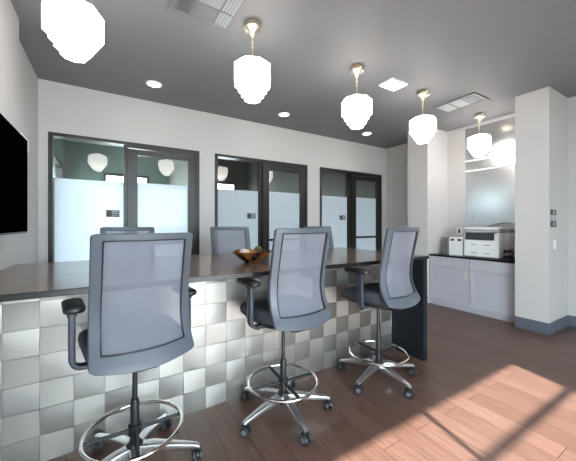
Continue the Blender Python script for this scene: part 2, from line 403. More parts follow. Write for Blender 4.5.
# ------------------------------------------------------------------ glazed openings in the back wall
FZ = 1.965
ordn = ('first', 'second', 'third')
for k, (x0, x1) in enumerate(WIN):
    w = tag(bpy.data.objects.new('window_%d' % (k + 1), None), 'fixed frosted glass panel with dark frame in the %s opening from the left' % ordn[k], 'window', None, 'structure'); C.objects.link(w)
    ya, yb = YB - 0.012, YB + 0.13
    bm = BM()
    box(bm, x0, x0 + 0.045, ya, yb, 0, WT); box(bm, x1 - 0.05, x1, ya, yb, 0, WT); box(bm, x0 + 0.045, x1 - 0.05, ya, yb, WT - 0.04, WT)
    xm = x0 + 0.795
    box(bm, xm, xm + 0.06, YB + 0.03, yb, 0, WT - 0.04); box(bm, x0 + 0.045, xm, YB + 0.07, yb, 0, 0.09)
    obj('window_frame', bm, M['bronze'], w)
    bm = BM(); box(bm, x0 + 0.045, xm, YB + 0.095, YB + 0.101, 0.09, FZ); obj('frosted_glass', bm, M['frost'], w)
    bm = BM(); box(bm, x0 + 0.045, xm, YB + 0.095, YB + 0.101, FZ, WT - 0.04); obj('clear_glass', bm, M['glass'], w)
    d = tag(bpy.data.objects.new('door_%d' % (k + 1), None), 'dark framed sliding glass door with frosted lower part in the %s opening from the left' % ordn[k], 'door', None, 'structure'); C.objects.link(d)
    bm = BM()
    dx0, dx1 = xm + 0.045, x1 - 0.05
    g0, g1 = xm + 0.165, x1 - 0.20 + 0.03
    y0, y1 = YB - 0.01, YB + 0.028
    box(bm, dx0, g0, y0, y1, 0.01, WT - 0.09); box(bm, g1, x1 - 0.075, y0, y1, 0.01, WT - 0.09)
    box(bm, g0, g1, y0, y1, 2.337, WT - 0.09); box(bm, g0, g1, y0, y1, 0.01, 0.12); box(bm, g0, g1, y0, y1, 1.10, 1.14)
    box(bm, xm + 0.02, x1 - 0.05, y0 + 0.002, y1 + 0.03, WT - 0.075, WT - 0.04)
    box(bm, x1 - 0.075, x1 - 0.05, YB, y1 + 0.06, 0.0, WT - 0.04)
    obj('door_frame', bm, M['bronze'], d)
    yg = YB + 0.012
    bm = BM(); box(bm, g0, g1, yg, yg + 0.006, 0.12, 1.10); box(bm, g0, g1, yg, yg + 0.006, 1.14, FZ); obj('frosted_glass', bm, M['frost'], d)
    bm = BM(); box(bm, g0, g1, yg, yg + 0.006, FZ, 2.337); obj('clear_glass', bm, M['glass'], d)
    # door number sign on the fixed pane
    s = thing('room_sign', 'small dark sign on the frosted glass of the %s opening from the left' % ordn[k], 'sign', (x0 + 0.67, YB + 0.0945, 1.535), 0, 'room signs on the glass')
    bm = BM(); box(bm, -0.078, 0.078, -0.008, 0.0, -0.046, 0.046, 0, 0.002, 1); obj('plate', bm, M['sign'], s)
    bm = BM()
    for z in (-0.026, 0.0, 0.026): box(bm, -0.012, 0.066, -0.0095, -0.0078, z - 0.006, z + 0.006)
    tag(obj('lettering', bm, M['signlight'], s), 'pale raised lines of writing')

# ------------------------------------------------------------------ bar counter
CT = 1.067; YT = 2.20; X0, X1 = -0.64, 2.775
ctr = thing('bar_counter', 'long bar counter with dark walnut top and checkered brushed metal tile front', 'counter', (0, 0, 0))
bm = BM(); box(bm, X0, X1, 1.788, 3.12, CT - 0.028, CT, 0, 0.003, 2); obj('countertop', bm, M['walnut'], ctr)
bm = BM(); box(bm, X0, X1, 1.782, 1.80, CT - 0.032, CT - 0.0012, 0, 0.002, 1); tag(obj('edge_band', bm, M['blackstone'], ctr), 'black front edge')
bm = BM(); box(bm, X0, 2.70, YT + 0.012, 2.62, 0.0, CT - 0.028); obj('core', bm, M['charcoal'], ctr)
bm = BM(); box(bm, 2.712, X1 - 0.004, 1.80, 2.62, 0.0, CT - 0.028, 0, 0.002, 1); tag(obj('end_panel', bm, M['charcoal'], ctr), 'near-black end panel running down to the floor')
# tiles: each a softly cushioned square, every other one brushed the other way
P, RH, NX = 0.1604, 0.1565, -0.503
bm = BM(); K = 5
def tile(x0, x1, z0, z1, mi, i, j):
    g = 0.0012; x0 += g; x1 -= g; z0 += g; z1 -= g
    sgn = 1 if (i + j) % 2 else -1
    vs = []
    for a in range(K + 1):
        row = []
        for b in range(K + 1):
            s, t = a / K * 2 - 1, b / K * 2 - 1
            # twisted saddle: bows one way along the diagonal
            dy = 0.0016 * (1 - s * s) * (1 - t * t) + 0.0024 * sgn * (s * t)
            row.append(bm.verts.new((x0 + (x1 - x0) * (s + 1) / 2, YT - 0.004 - dy, z0 + (z1 - z0) * (t + 1) / 2)))
        vs.append(row)
    for a in range(K):
        for b in range(K):
            f = bm.faces.new((vs[a][b], vs[a + 1][b], vs[a + 1][b + 1], vs[a][b + 1])); f.material_index = mi; f.smooth = True
    # rim back to the bed
    def rim(seq):
        back = [bm.verts.new((v.co.x, YT + 0.003, v.co.z)) for v in seq]
        for q in range(len(seq) - 1):
            f = bm.faces.new((seq[q], back[q], back[q + 1], seq[q + 1])); f.material_index = mi
    rim([vs[a][0] for a in range(K + 1)]); rim([vs[a][K] for a in range(K + 1)]); rim([vs[0][b] for b in range(K + 1)]); rim([vs[K][b] for b in range(K + 1)])
for i in range(-1, 20):
    for j in range(0, 7):
        xa, xb = max(NX + P * i, X0), NX + P * (i + 1)
        za, zb = RH * j, min(RH * (j + 1), CT - 0.029)
        tile(xa, xb, za, zb, (i + j) % 2, i, j)
box(bm, X0, NX + P * 20, YT + 0.002, YT + 0.012, 0, CT - 0.029, 2)
tf = obj('tile_front', bm, [M['tile_h'], M['tile_v'], M['grout']], ctr, 30)
tag(tf, 'checkerboard of silver metal tiles')
bm = BM(); box(bm, NX + P * 20, 2.712, YT - 0.010, YT + 0.012, 0, CT - 0.029); obj('tile_edge_strip', bm, M['chrome'], ctr)

# ------------------------------------------------------------------ counter stools
BZ0, BZ1 = 0.735, 1.36
PROF = [(0.72, -0.290), (0.76, -0.264), (0.81, -0.230), (0.87, -0.205), (0.95, -0.195), (1.03, -0.203), (1.15, -0.226), (1.28, -0.254), (1.365, -0.272)]
HW = [(0.72, 0.243), (0.80, 0.238), (0.90, 0.236), (1.05, 0.234), (1.2, 0.233), (1.365, 0.233)]
def lerp(tab, z):
    if z <= tab[0][0]: return tab[0][1]
    for (a, va), (b, vb) in zip(tab, tab[1:]):
        if z <= b:
            t = (z - a) / (b - a); t2 = t
            return va + (vb - va) * t2
    return tab[-1][1]
def smoothlerp(tab, z): return sum(lerp(tab, z + k * 0.012) for k in range(-3, 4)) / 7
def back_pt(s, z, off=0.0):
    wrap = 0.042 * (1 - s * s)
    zz = z - 0.030 * (1 - s * s) * max(0, (0.85 - z) / 0.12)
    return Vector((smoothlerp(HW, z) * s, smoothlerp(PROF, z) - wrap + 0.02 + off, zz))

def make_stool():
    root = thing('counter_stool', 'x', 'stool', (0, 0, 0))
    # base: hub, five legs, five twin-wheel casters
    bm = BM(); lathe(bm, [(0.030, 0.078), (0.046, 0.085), (0.050, 0.115), (0.044, 0.148), (0.030, 0.165)], 24); obj('hub', bm, M['black'], root, 40)
    ph = math.radians(44)
    for i in range(5):
        a = ph + 2 * PI * i / 5
        bm = BM()
        pts = [(0.03, 0, 0.122), (0.10, 0, 0.122), (0.20, 0, 0.110), (0.30, 0, 0.096), (0.335, 0, 0.090), (0.348, 0, 0.082)]
        ws = [0.027, 0.027, 0.023, 0.018, 0.016, 0.014]; hs = [0.026, 0.024, 0.018, 0.013, 0.011, 0.009]
        sweep(bm, pts, lambda q: rrect(hs[q], ws[q], 0.006), Vector((0, 0, 1)))
        o = obj('base_leg', bm, M['alu'], root, 40); o.rotation_euler = (0, 0, a)
        ca = a + (0.9, -0.6, 2.0, 0.4, -1.3)[i]
        c = bpy.data.objects.new('caster', None)
        bm = BM()
        cyl(bm, (0, 0, 0.052), (0, 0, 0.082), 0.009)
        # hood: arched cover between the wheels
        hp = [(0.036 * math.cos(t), 0.0, 0.033 + 0.036 * math.sin(t)) for t in [PI * (0.12 + 0.70 * q / 8) for q in range(9)]]
        sweep(bm, hp, rrect(0.007, 0.004, 0.002, 2), Vector((0, 1, 0)))
        c = obj('caster', bm, M['black'], root, 40); c.location = (0.335 * math.cos(a), 0.335 * math.sin(a), 0); c.rotation_euler = (0, 0, ca)
        for sgn in (-1, 1):
            bm = BM()
            y0, y1 = sorted((sgn * 0.009, sgn * 0.027))
            sweep(bm, [(0, y0, 0.033), (0, y0 + 0.004, 0.033), (0, y1 - 0.004, 0.033), (0, y1, 0.033)], lambda q: circ((0.030, 0.033, 0.033, 0.029)[q], 20), Vector((1, 0, 0)))
            yo = sgn * 0.027
            cyl(bm, (0, yo, 0.033), (0, yo + sgn * 0.002, 0.033), 0.018, 0.016, 14, 1)
            obj('wheel', bm, [M['wheel'], M['wheelhub']], c, 40)
    bm = BM(); lathe(bm, [(0.021, 0.15), (0.023, 0.16), (0.023, 0.385), (0.019, 0.40)], 20); obj('column_sleeve', bm, M['black'], root, 40)
    bm = BM(); cyl(bm, (0, 0, 0.40), (0, 0, 0.655), 0.0135, seg=16); obj('gas_lift', bm, M['black'], root, 40)
    bm = BM(); torus(bm, 0.25, 0.0105, 0.235); fr = obj('foot_ring', bm, M['chrome'], root, 60); tag(fr, 'shiny chrome foot ring')
    bm = BM(); lathe(bm, [(0.024, 0.205), (0.034, 0.210), (0.034, 0.258), (0.024, 0.264)], 20); obj('ring_collar', bm, M['black'], root, 40)
    for i in range(4):
        a = math.radians(-8 + 90 * i)
        bm = BM(); sweep(bm, [(0.03, 0, 0.232), (0.14, 0, 0.232), (0.243, 0, 0.234)], rrect(0.007, 0.011, 0.003, 2), Vector((0, 0, 1)))
        o = obj('ring_spoke', bm, M['black'], root, 40); o.rotation_euler = (0, 0, a)
    # mechanism
    bm = BM(); box(bm, -0.075, 0.075, -0.13, 0.11, 0.648, 0.692, 0, 0.012, 3); obj('tilt_mechanism', bm, M['black'], root, 40)
    bm = BM(); sweep(bm, [(0.06, 0.06, 0.668), (0.17, 0.06, 0.664), (0.235, 0.06, 0.655)], lambda q: rrect((0.006, 0.006, 0.018)[q], (0.006, 0.006, 0.006)[q], 0.003, 2), Vector((0, 1, 0))); obj('height_lever', bm, M['black'], root, 40)
    bm = BM(); sweep(bm, [(-0.06, 0.03, 0.668), (-0.15, 0.03, 0.664), (-0.20, 0.03, 0.658)], lambda q: circ((0.007, 0.007, 0.019)[q], 10), Vector((0, 1, 0))); obj('tension_knob', bm, M['black'], root, 40)
    # seat: pan and cushion from stacked rounded outlines, front edge falling away
    def outline(hx, y0, y1, r, z, n=6, dip=0.0):
        out = []
        hy = (y1 - y0) / 2; cy = (y1 + y0) / 2
        for p in rrect(hx, hy, r, n):
            y = cy + p[1]; f = min(1.0, max(0.0, (y - 0.10) / max(0.06, y1 - 0.10)))
            out.append((p[0] * (1 - 0.06 * max(0, -p[1] / hy)), y, z - dip * f * f))
        return out
    bm = BM()
    rings = [[bm.verts.new(p) for p in outline(hx, y0, y1, r, z, 6, dp)] for hx, y0, y1, r, z, dp in
             [(0.20, -0.18, 0.20, 0.10, 0.690, 0.0), (0.225, -0.205, 0.235, 0.11, 0.702, 0.01), (0.232, -0.21, 0.245, 0.11, 0.722, 0.015)]]
    ring_bridge(bm, rings); obj('seat_pan', bm, M['black'], root, 40)
    bm = BM()
    rings = [[bm.verts.new(p) for p in outline(hx, y0, y1, r, z, 8, dp)] for hx, y0, y1, r, z, dp in
             [(0.235, -0.20, 0.25, 0.11, 0.722, 0.015), (0.247, -0.21, 0.285, 0.115, 0.740, 0.02), (0.25, -0.212, 0.292, 0.115, 0.770, 0.024), (0.245, -0.208, 0.286, 0.11, 0.798, 0.028),
              (0.228, -0.195, 0.266, 0.10, 0.814, 0.03), (0.16, -0.14, 0.18, 0.08, 0.817, 0.02), (0.06, -0.05, 0.08, 0.03, 0.816, 0.01)]]
    ring_bridge(bm, rings); obj('seat', bm, M['seat'], root, 60)
    # arms
    for s in (-1, 1):
        X = s * 0.288; AY = -0.03
        bm = BM()
        pts = [(X, AY, 0.968), (X, AY, 0.85), (X, AY, 0.735)]
        for q in range(1, 7):
            t = q / 6 * PI / 2
            pts.append((X - s * 0.045 * (1 - math.cos(t)), AY, 0.735 - 0.045 * math.sin(t)))
        pts += [(s * 0.19, AY, 0.688), (s * 0.11, AY, 0.686)]
        n = len(pts)
        sweep(bm, pts, lambda q: rrect(0.027, 0.0145 if q < 3 else 0.012, 0.008, 3), Vector((0, 1, 0)))
        a = obj('armrest', bm, M['arm_sky_tint'], root, 40)
        bm = BM(); sweep(bm, [(X, AY, 0.955), (X, AY, 0.978)], rrect(0.032, 0.02, 0.008), Vector((0, 1, 0))); obj('height_collar', bm, M['black'], a, 40)
        bm = BM()
        rings = []
        for zz, k in ((0.976, 0.86), (0.982, 0.98), (0.994, 1.0), (1.003, 0.95), (1.007, 0.82)):
            rings.append([bm.verts.new((X - s * 0.008 + p[0] * k, 0.01 + p[1] * (1 - (1 - k) * 0.45), zz)) for p in rrect(0.046, 0.125, 0.04, 5)])
        ring_bridge(bm, rings); obj('arm_pad', bm, M['black'], a, 50)
    # backrest frame (part) with mesh panel and back support
    si, zi0, zi1 = 0.80, 0.80, 1.325
    S = [-1, -0.9, -si] + [-si + 2 * si * k / 12 for k in range(1, 12)] + [si, 0.9, 1]
    Z = [BZ0 + (zi0 - BZ0) * k / 4 for k in range(4)] + [zi0 + (zi1 - zi0) * k / 18 for k in range(19)] + [1.345, BZ1]
    bm = BM(); grid = {}
    th = 0.013
    for layer in (0, 1):
        for i, s in enumerate(S):
            for j, z in enumerate(Z):
                s2, z2 = s, z
                if abs(s) == 1 and j in (0, len(Z) - 1): s2 = s * 0.982; z2 = z + (0.006 if j == 0 else -0.006)   # eased corners
                grid[layer, i, j] = bm.verts.new(back_pt(s2, z2, th if layer else -th))
    ns, nz = len(S), len(Z)
    hole = lambda i, j: (0 <= i < ns - 1 and 0 <= j < nz - 1) and (S[i] >= -si - 1e-6 and S[i + 1] <= si + 1e-6 and Z[j] >= zi0 - 1e-6 and Z[j + 1] <= zi1 + 1e-6)
    solid = lambda i, j: 0 <= i < ns - 1 and 0 <= j < nz - 1 and not hole(i, j)
    for i in range(ns - 1):
        for j in range(nz - 1):
            if not solid(i, j): continue
            for l in (0, 1):
                bm.faces.new((grid[l, i, j], grid[l, i + 1, j], grid[l, i + 1, j + 1], grid[l, i, j + 1]))
            for (di, dj, p, q) in ((-1, 0, (i, j), (i, j + 1)), (1, 0, (i + 1, j), (i + 1, j + 1)), (0, -1, (i, j), (i + 1, j)), (0, 1, (i, j + 1), (i + 1, j + 1))):
                if not solid(i + di, j + dj):
                    bm.faces.new((grid[0, *p], grid[0, *q], grid[1, *q], grid[1, *p]))
    bmesh.ops.delete(bm, geom=[v for v in bm.verts if not v.link_faces], context='VERTS')
    bf = obj('backrest_frame', bm, M['frame'], root, 35)
    bv = bf.modifiers.new('soft_edge', 'BEVEL'); bv.width = 0.005; bv.segments = 2; bv.limit_method = 'ANGLE'; bv.angle_limit = math.radians(50)
    bm = BM(); n1, n2 = 16, 22; g = [[bm.verts.new(back_pt(-si - 0.01 + (2 * si + 0.02) * a / n1, zi0 - 0.004 + (zi1 - zi0 + 0.008) * b / n2, 0.004)) for b in range(n2 + 1)] for a in range(n1 + 1)]
    for a in range(n1):
        for b in range(n2): bm.faces.new((g[a][b], g[a + 1][b], g[a + 1][b + 1], g[a][b + 1]))
    mp = obj('mesh_panel', bm, M['mesh'], bf, 60); tag(mp, 'see-through grey mesh panel')
    bm = BM(); bpts = []
    sh = [(s, zi0) for s in [-si + 2 * si * k / 12 for k in range(13)]] + [(si, z) for z in [zi0 + (zi1 - zi0) * k / 14 for k in range(1, 15)]]
    sh += [(s, zi1) for s in [si - 2 * si * k / 12 for k in range(1, 13)]] + [(-si, z) for z in [zi1 - (zi1 - zi0) * k / 14 for k in range(1, 14)]]
    sweep(bm, [back_pt(s, z, -0.013) for s, z in sh], circ(0.0035, 6), Vector((0, 1, 0)), closed=True)
    tag(obj('mesh_gasket', bm, M['black'], bf, 60), 'thin black seam around the mesh')
    bm = BM(); sweep(bm, [(0, -0.06, 0.667), (0, -0.17, 0.668), (0, -0.235, 0.685), (0, -0.262, 0.73)], lambda q: rrect(0.06, (0.014, 0.014, 0.013, 0.011)[q], 0.008), Vector((1, 0, 0))); obj('back_support', bm, M['black'], root, 40)
    return root

proto = make_stool()
GR = 'counter stools with grey mesh backs'
SPOTS = [
    (0.124, 1.855, 8, 'grey mesh-backed counter stool nearest the television on the tiled side'),
    (1.09, 1.845, 4, 'middle grey mesh-backed counter stool on the tiled side of the bar'),
    (2.07, 1.82, 6, 'grey mesh-backed counter stool on the tiled side, beside the black end panel'),
    (0.16, 3.00, 180, 'counter stool across the bar, mostly hidden behind the nearest stool back'),
    (1.20, 3.00, 180, 'counter stool across the bar whose grey back shows left of the bowl'),
    (2.475, 3.00, 180, 'counter stool across the bar hidden behind the middle stool, only its edge showing'),
]
for i, (x, y, a, lab) in enumerate(SPOTS):
    o = proto if i == 0 else copy_tree(proto)
    o.location = (x, y, 0); o.rotation_euler = (0, 0, math.radians(a)); o['label'] = lab; o['group'] = GR
for a in proto.children:          # the stool nearest the television stands a little lower on its gas lift
    if a.name.split('.')[0] in ('seat', 'seat_pan', 'tilt_mechanism', 'height_lever', 'tension_knob', 'armrest', 'backrest_frame', 'back_support', 'gas_lift'): a.location.z -= 0.02

# ------------------------------------------------------------------ bowl with decorative balls
BX, BY = 1.035, 2.27
bm = BM()
lathe(bm, [(0.055, 0.0), (0.062, 0.004), (0.088, 0.022), (0.135, 0.056), (0.168, 0.088), (0.174, 0.093), (0.166, 0.093), (0.12, 0.058), (0.08, 0.030), (0.03, 0.016), (0.004, 0.015)], 40)
bowl = tag(obj('bowl', bm, M['glaze'], None, 50, (BX, BY, CT)), 'wide glazed bowl, brown, orange and black, on the bar top', 'bowl')
for dx, dy, r, z, mk, lab in [(-0.085, -0.005, 0.030, 0.071, 'ball_white', 'cream ball at the left side of the glazed bowl'), (-0.035, 0.045, 0.026, 0.066, 'ball_white', 'small cream ball near the back of the glazed bowl'),
                          (0.065, 0.02, 0.037, 0.078, 'ball_green', 'mossy green-brown ball standing highest in the glazed bowl'), (0.0, -0.04, 0.028, 0.055, 'ball_brown', 'rusty brown ball at the middle of the glazed bowl'),
                          (-0.10, 0.055, 0.020, 0.077, 'ball_brown', 'little rusty ball behind the cream ball in the glazed bowl')]:
    bm = BM(); bmesh.ops.create_icosphere(bm, subdivisions=3, radius=r)
    for v in bm.verts:
        q = v.co.normalized(); v.co = q * r * (1 + 0.035 * math.sin(9 * q.x + 3 * q.z) * math.sin(8 * q.y + 2))
    tag(obj('decorative_ball', bm, M[mk], None, 180, (BX + dx, BY + dy, CT + z + 0.016)), lab, 'ornament', 'balls in the glazed bowl')

# ------------------------------------------------------------------ television
tv = thing('television', 'large black flat screen television mounted on the left wall', 'television', (XL, 2.0, 1.66))
bm = BM(); box(bm, 0.10, 0.145, -0.80, 0.80, -0.338, 0.334, 0, 0.006, 2); obj('casing', bm, M['black'], tv, 40)
bm = BM(); box(bm, 0.144, 0.147, -0.788, 0.788, -0.326, 0.328); obj('screen', bm, M['screen'], tv)
bm = BM(); box(bm, 0.0, 0.03, -0.3, 0.3, -0.2, 0.2, 0, 0.004, 1); box(bm, 0.03, 0.10, -0.06, 0.06, -0.15, 0.15, 0, 0.004, 1); obj('wall_mount', bm, M['black'], tv)
bm = BM(); box(bm, 0.105, 0.14, 0.80, 0.87, 0.25, 0.35, 0, 0.006, 2); box(bm, 0.105, 0.14, 0.66, 0.87, 0.337, 0.352, 0, 0.004, 2); tag(obj('corner_piece', bm, M['white_plastic'], tv, 40), 'small white piece at the upper far corner')  # white block and strip added at the casing's upper corner

# ------------------------------------------------------------------ pendant lamps
def make_pendant():
    r = thing('pendant_lamp', 'x', 'pendant lamp', (0, 0, CZ))
    bm = BM(); lathe(bm, [(0.030, 0.0), (0.052, -0.002), (0.056, -0.016), (0.040, -0.026), (0.042, -0.040), (0.074, -0.046), (0.079, -0.054), (0.077, -0.062), (0.054, -0.076), (0.030, -0.090), (0.026, -0.108), (0.014, -0.122), (0.010, -0.14)], 16); obj('canopy', bm, M['brass'], r, 30)
    bm = BM(); cyl(bm, (0, 0, -0.138), (0, 0, -0.305), 0.008, seg=10)
    for z in (-0.165, -0.21): lathe(bm, [(0.007, z + 0.016), (0.013, z + 0.006), (0.013, z - 0.006), (0.007, z - 0.016)], 10)
    obj('stem', bm, M['brass'], r, 40)
    bm = BM(); lathe(bm, [(0.012, -0.290), (0.022, -0.297), (0.034, -0.314), (0.055, -0.325), (0.058, -0.336)], 20); obj('fitter', bm, M['brass'], r, 40)
    bm = BM()
    prof = [(0.050, -0.332), (0.100, -0.346), (0.146, -0.366), (0.162, -0.382), (0.162, -0.538), (0.126, -0.540), (0.131, -0.548), (0.131, -0.584), (0.098, -0.586), (0.103, -0.594), (0.103, -0.628), (0.070, -0.630), (0.075, -0.638), (0.072, -0.668), (0.055, -0.672)]
    lathe(bm, prof, 8, rot=math.radians(42.5)); tag(obj('lamp_shade', bm, M['shade'], r), 'glowing white stepped glass shade')
    return r
pl = make_pendant()
pos = [(-0.19, 2.30, 'glowing stepped pendant lamp cut by the top edge above the television end'),
       (1.052, 2.30, 'glowing stepped pendant lamp beside the large ceiling vent'),
       (2.319, 2.34, 'glowing stepped pendant lamp beside the square ceiling panel'),
       (3.476, 2.32, 'glowing stepped pendant lamp near the far pier and small ceiling vent'),
       (4.93, 2.33, 'glowing stepped pendant lamp hanging at the printer alcove')]
for i, (x, y, lab) in enumerate(pos):
    o = pl if i == 0 else copy_tree(pl)
    o.location = (x, y, CZ); o['label'] = lab; o['group'] = 'row of stepped white pendant lamps'

# recessed downlights
def make_can():
    r = thing('recessed_downlight', 'x', 'ceiling light', (0, 0, CZ))
    bm = BM(); lathe(bm, [(0.098, 0.0), (0.095, -0.006), (0.074, -0.008), (0.068, -0.001)], 28, caps=False); obj('trim_ring', bm, M['white_plastic'], r, 50)
    bm = BM(); lathe(bm, [(0.072, -0.001), (0.070, -0.006), (0.03, -0.0065)], 24); obj('lens', bm, M['lens'], r)
    return r
cn = make_can()
for i, (x, y, lab) in enumerate([(0.473, 3.936, 'small round recessed light in ceiling above the first glazed opening'), (2.349, 3.95, 'small round recessed light in ceiling above the second glazed opening'), (4.182, 3.95, 'small round recessed light in ceiling above the third glazed opening')]):
    o = cn if i == 0 else copy_tree(cn); o.location = (x, y, CZ); o['label'] = lab; o['group'] = 'recessed downlights along the back wall'

# square ceiling panel
r = thing('ceiling_panel', 'white square panel with rounded corners flush in the dark ceiling', 'ceiling panel', (3.0, 2.40, CZ))
bm = BM()
rings = [[bm.verts.new((p[0] * k, p[1] * k, z)) for p in rrect(0.15, 0.115, 0.03, 5)] for k, z in ((1.0, 0.0), (0.99, -0.012), (0.93, -0.014))]
ring_bridge(bm, rings); obj('housing', bm, M['white_plastic'], r, 40)
bm = BM(); box(bm, -0.13, 0.13, -0.098, 0.098, -0.018, -0.013, 0, 0.002, 1); obj('front_plate', bm, M['panel_face'], r)

# ceiling vents
v = thing('ceiling_vent', 'large grey ceiling vent with louvres in several directions near the first lamps', 'vent', (0.67, 2.22, CZ), math.radians(2), 'ceiling vents')
W2, L2 = 0.255, 0.30
bm = BM(); box(bm, -W2 + 0.02, W2 - 0.02, -L2 + 0.02, L2 - 0.02, -0.004, 0.0); tag(obj('backing', bm, M['ventshade'], v), 'dark sheet coloured as the shade behind the louvres')
bm = BM()
for a in ((-W2, W2, -L2, -L2 + 0.045), (-W2, W2, L2 - 0.045, L2), (-W2, -W2 + 0.045, -L2 + 0.045, L2 - 0.045), (W2 - 0.045, W2, -L2 + 0.045, L2 - 0.045)): box(bm, a[0], a[1], a[2], a[3], -0.016, -0.003, 0, 0.003, 1)
box(bm, -0.105, -0.09, -0.255, 0.255, -0.014, -0.003); box(bm, 0.09, 0.105, -0.255, 0.255, -0.014, -0.003); box(bm, -0.21, 0.21, 0.07, 0.082, -0.014, -0.003)
obj('vent_frame', bm, M['ventgrey'], v)
bm = BM(); box(bm, -0.09, 0.09, 0.082, 0.255, -0.010, -0.004); obj('blank_plate', bm, M['ventgrey'], v)
bm = BM()
for k in range(16):
    y = -0.25 + k * 0.0205; sweep(bm, [(-0.09, y, -0.010), (0.09, y, -0.010)], rrect(0.001, 0.0055, 0.0008, 1), Vector((0, 0.5, 1)))
obj('centre_louvres', bm, M['ventlight'], v)
bm = BM()
for y0, y1 in ((-0.25, 0.068), (0.084, 0.25)):
    for k in range(4):
        x = 0.117 + k * 0.027; sweep(bm, [(x, y0, -0.010), (x, y1, -0.010)], rrect(0.001, 0.011, 0.0008, 1), Vector((0.4, 0, 1)))
tag(obj('side_louvres', bm, M['ventlight'], v), 'pale broad louvres')
bm = BM()
for k in range(9):
    y = 0.09 + k * 0.019; box(bm, -0.208, -0.107, y, y + 0.006, -0.010, -0.006)
for k in range(6):
    x = -0.203 + k * 0.018; box(bm, x, x + 0.006, 0.085, 0.252, -0.011, -0.007)
for k in range(14):
    y = -0.24 + k * 0.022; box(bm, -0.208, -0.107, y, y + 0.009, -0.010, -0.006)
obj('egg_crate_grille', bm, M['ventgrey'], v)
v = thing('ceiling_vent', 'smaller grey ceiling vent in front of the printer alcove', 'vent', (4.265, 2.27, CZ), 0, 'ceiling vents')
W2, L2 = 0.19, 0.29
bm = BM(); box(bm, -W2 + 0.02, W2 - 0.02, -L2 + 0.02, L2 - 0.02, -0.004, 0.0); tag(obj('backing', bm, M['ventshade'], v), 'dark sheet coloured as the shade behind the louvres')
bm = BM()
for a in ((-W2, W2, -L2, -L2 + 0.035), (-W2, W2, L2 - 0.035, L2), (-W2, -W2 + 0.035, -L2 + 0.035, L2 - 0.035), (W2 - 0.035, W2, -L2 + 0.035, L2 - 0.035)): box(bm, a[0], a[1], a[2], a[3], -0.016, -0.003, 0, 0.003, 1)
for y in (-0.09, 0.09): box(bm, -0.155, 0.155, y - 0.007, y + 0.007, -0.014, -0.003)
obj('vent_frame', bm, M['ventgrey'], v)
bm = BM()
for s0 in (-0.245, -0.078, 0.102):
    for k in range(8):
        y = s0 + k * 0.0205; sweep(bm, [(-0.155, y, -0.010), (0.155, y, -0.010)], rrect(0.001, 0.007, 0.0008, 1), Vector((0, 0.5, 1)))
obj('louvres', bm, M['ventlight'], v)

# ------------------------------------------------------------------ alcove: steel backing, base cabinets, worktop
sp = thing('steel_panel', 'tall brushed steel panel on the alcove wall behind the printer', 'wall panel', (XA, 0, 0))
bm = BM(); box(bm, -0.012, -0.001, 1.772, 2.77, 0.90, CZ - 0.05); obj('sheet', bm, M['steel'], sp)
for z in (2.50, 2.32):
    bm = BM(); box(bm, -0.035, -0.011, 1.775, 2.77, z - 0.014, z + 0.014, 0, 0.004, 2); tag(obj('white_bar', bm, M['white_plastic'], sp), 'bright white horizontal bar')  # two white bars laid level across the steel sheet
FX = 4.845; AY0, AYM, AY1 = 1.774, 2.425, 3.096
def shaker(bm, y0, y1, z0, z1, fw=0.055):
    box(bm, FX - 0.010, FX, y0, y1, z0, z1)
    for a in ((y0, y1, z0, z0 + fw), (y0, y1, z1 - fw, z1), (y0, y0 + fw, z0 + fw, z1 - fw), (y1 - fw, y1, z0 + fw, z1 - fw)): box(bm, FX - 0.024, FX - 0.008, a[0], a[1], a[2], a[3], 0, 0.001, 1)
def pull(bm, p0, p1):
    p0, p1 = Vector(p0), Vector(p1); d = (p1 - p0).normalized()
    cyl(bm, p0, p1, 0.006, seg=10)
    for q in (p0 + d * 0.015, p1 - d * 0.015): cyl(bm, q, q + Vector((0.022, 0, 0)), 0.0045, seg=8)
for y0, y1, lab, vert in ((AYM, AY1, 'pale grey base cabinet beside the far pier, upright pull on its door', True), (AY0, AYM, 'pale grey base cabinet beside the near pier, level pull on its door', False)):
    c = thing('base_cabinet', lab, 'cabinet', (0, 0, 0), 0, 'base cabinets in the alcove')
    bm = BM(); box(bm, FX, XA - 0.004, y0, y1, 0.06, 0.842); box(bm, FX + 0.012, XA - 0.004, y0, y1, 0.0, 0.06); obj('body', bm, M['cab'], c)
    bm = BM(); shaker(bm, y0 + 0.007, y1 - 0.007, 0.075, 0.668); dr = obj('door', bm, M['cab'], c)
    bm = BM()
    if vert: pull(bm, (FX - 0.045, y0 + 0.05, 0.52), (FX - 0.045, y0 + 0.05, 0.645))
    else: pull(bm, (FX - 0.045, (y0 + y1) / 2 - 0.075, 0.645), (FX - 0.045, (y0 + y1) / 2 + 0.075, 0.645))
    obj('handle', bm, M['brass'], dr, 40)
    bm = BM(); shaker(bm, y0 + 0.007, y1 - 0.007, 0.68, 0.836, 0.03); dw = obj('drawer', bm, M['cab'], c)
    bm = BM(); pull(bm, (FX - 0.045, (y0 + y1) / 2 - 0.075, 0.758), (FX - 0.045, (y0 + y1) / 2 + 0.075, 0.758)); obj('handle', bm, M['brass'], dw, 40)
bm = BM(); box(bm, FX - 0.03, XA - 0.014, AY0 - 0.001, AY1 + 0.001, 0.843, 0.872, 0, 0.003, 2)
tag(obj('worktop', bm, M['blackstone']), 'thin black worktop over the pale alcove cabinets', 'worktop')
TZ = 0.872
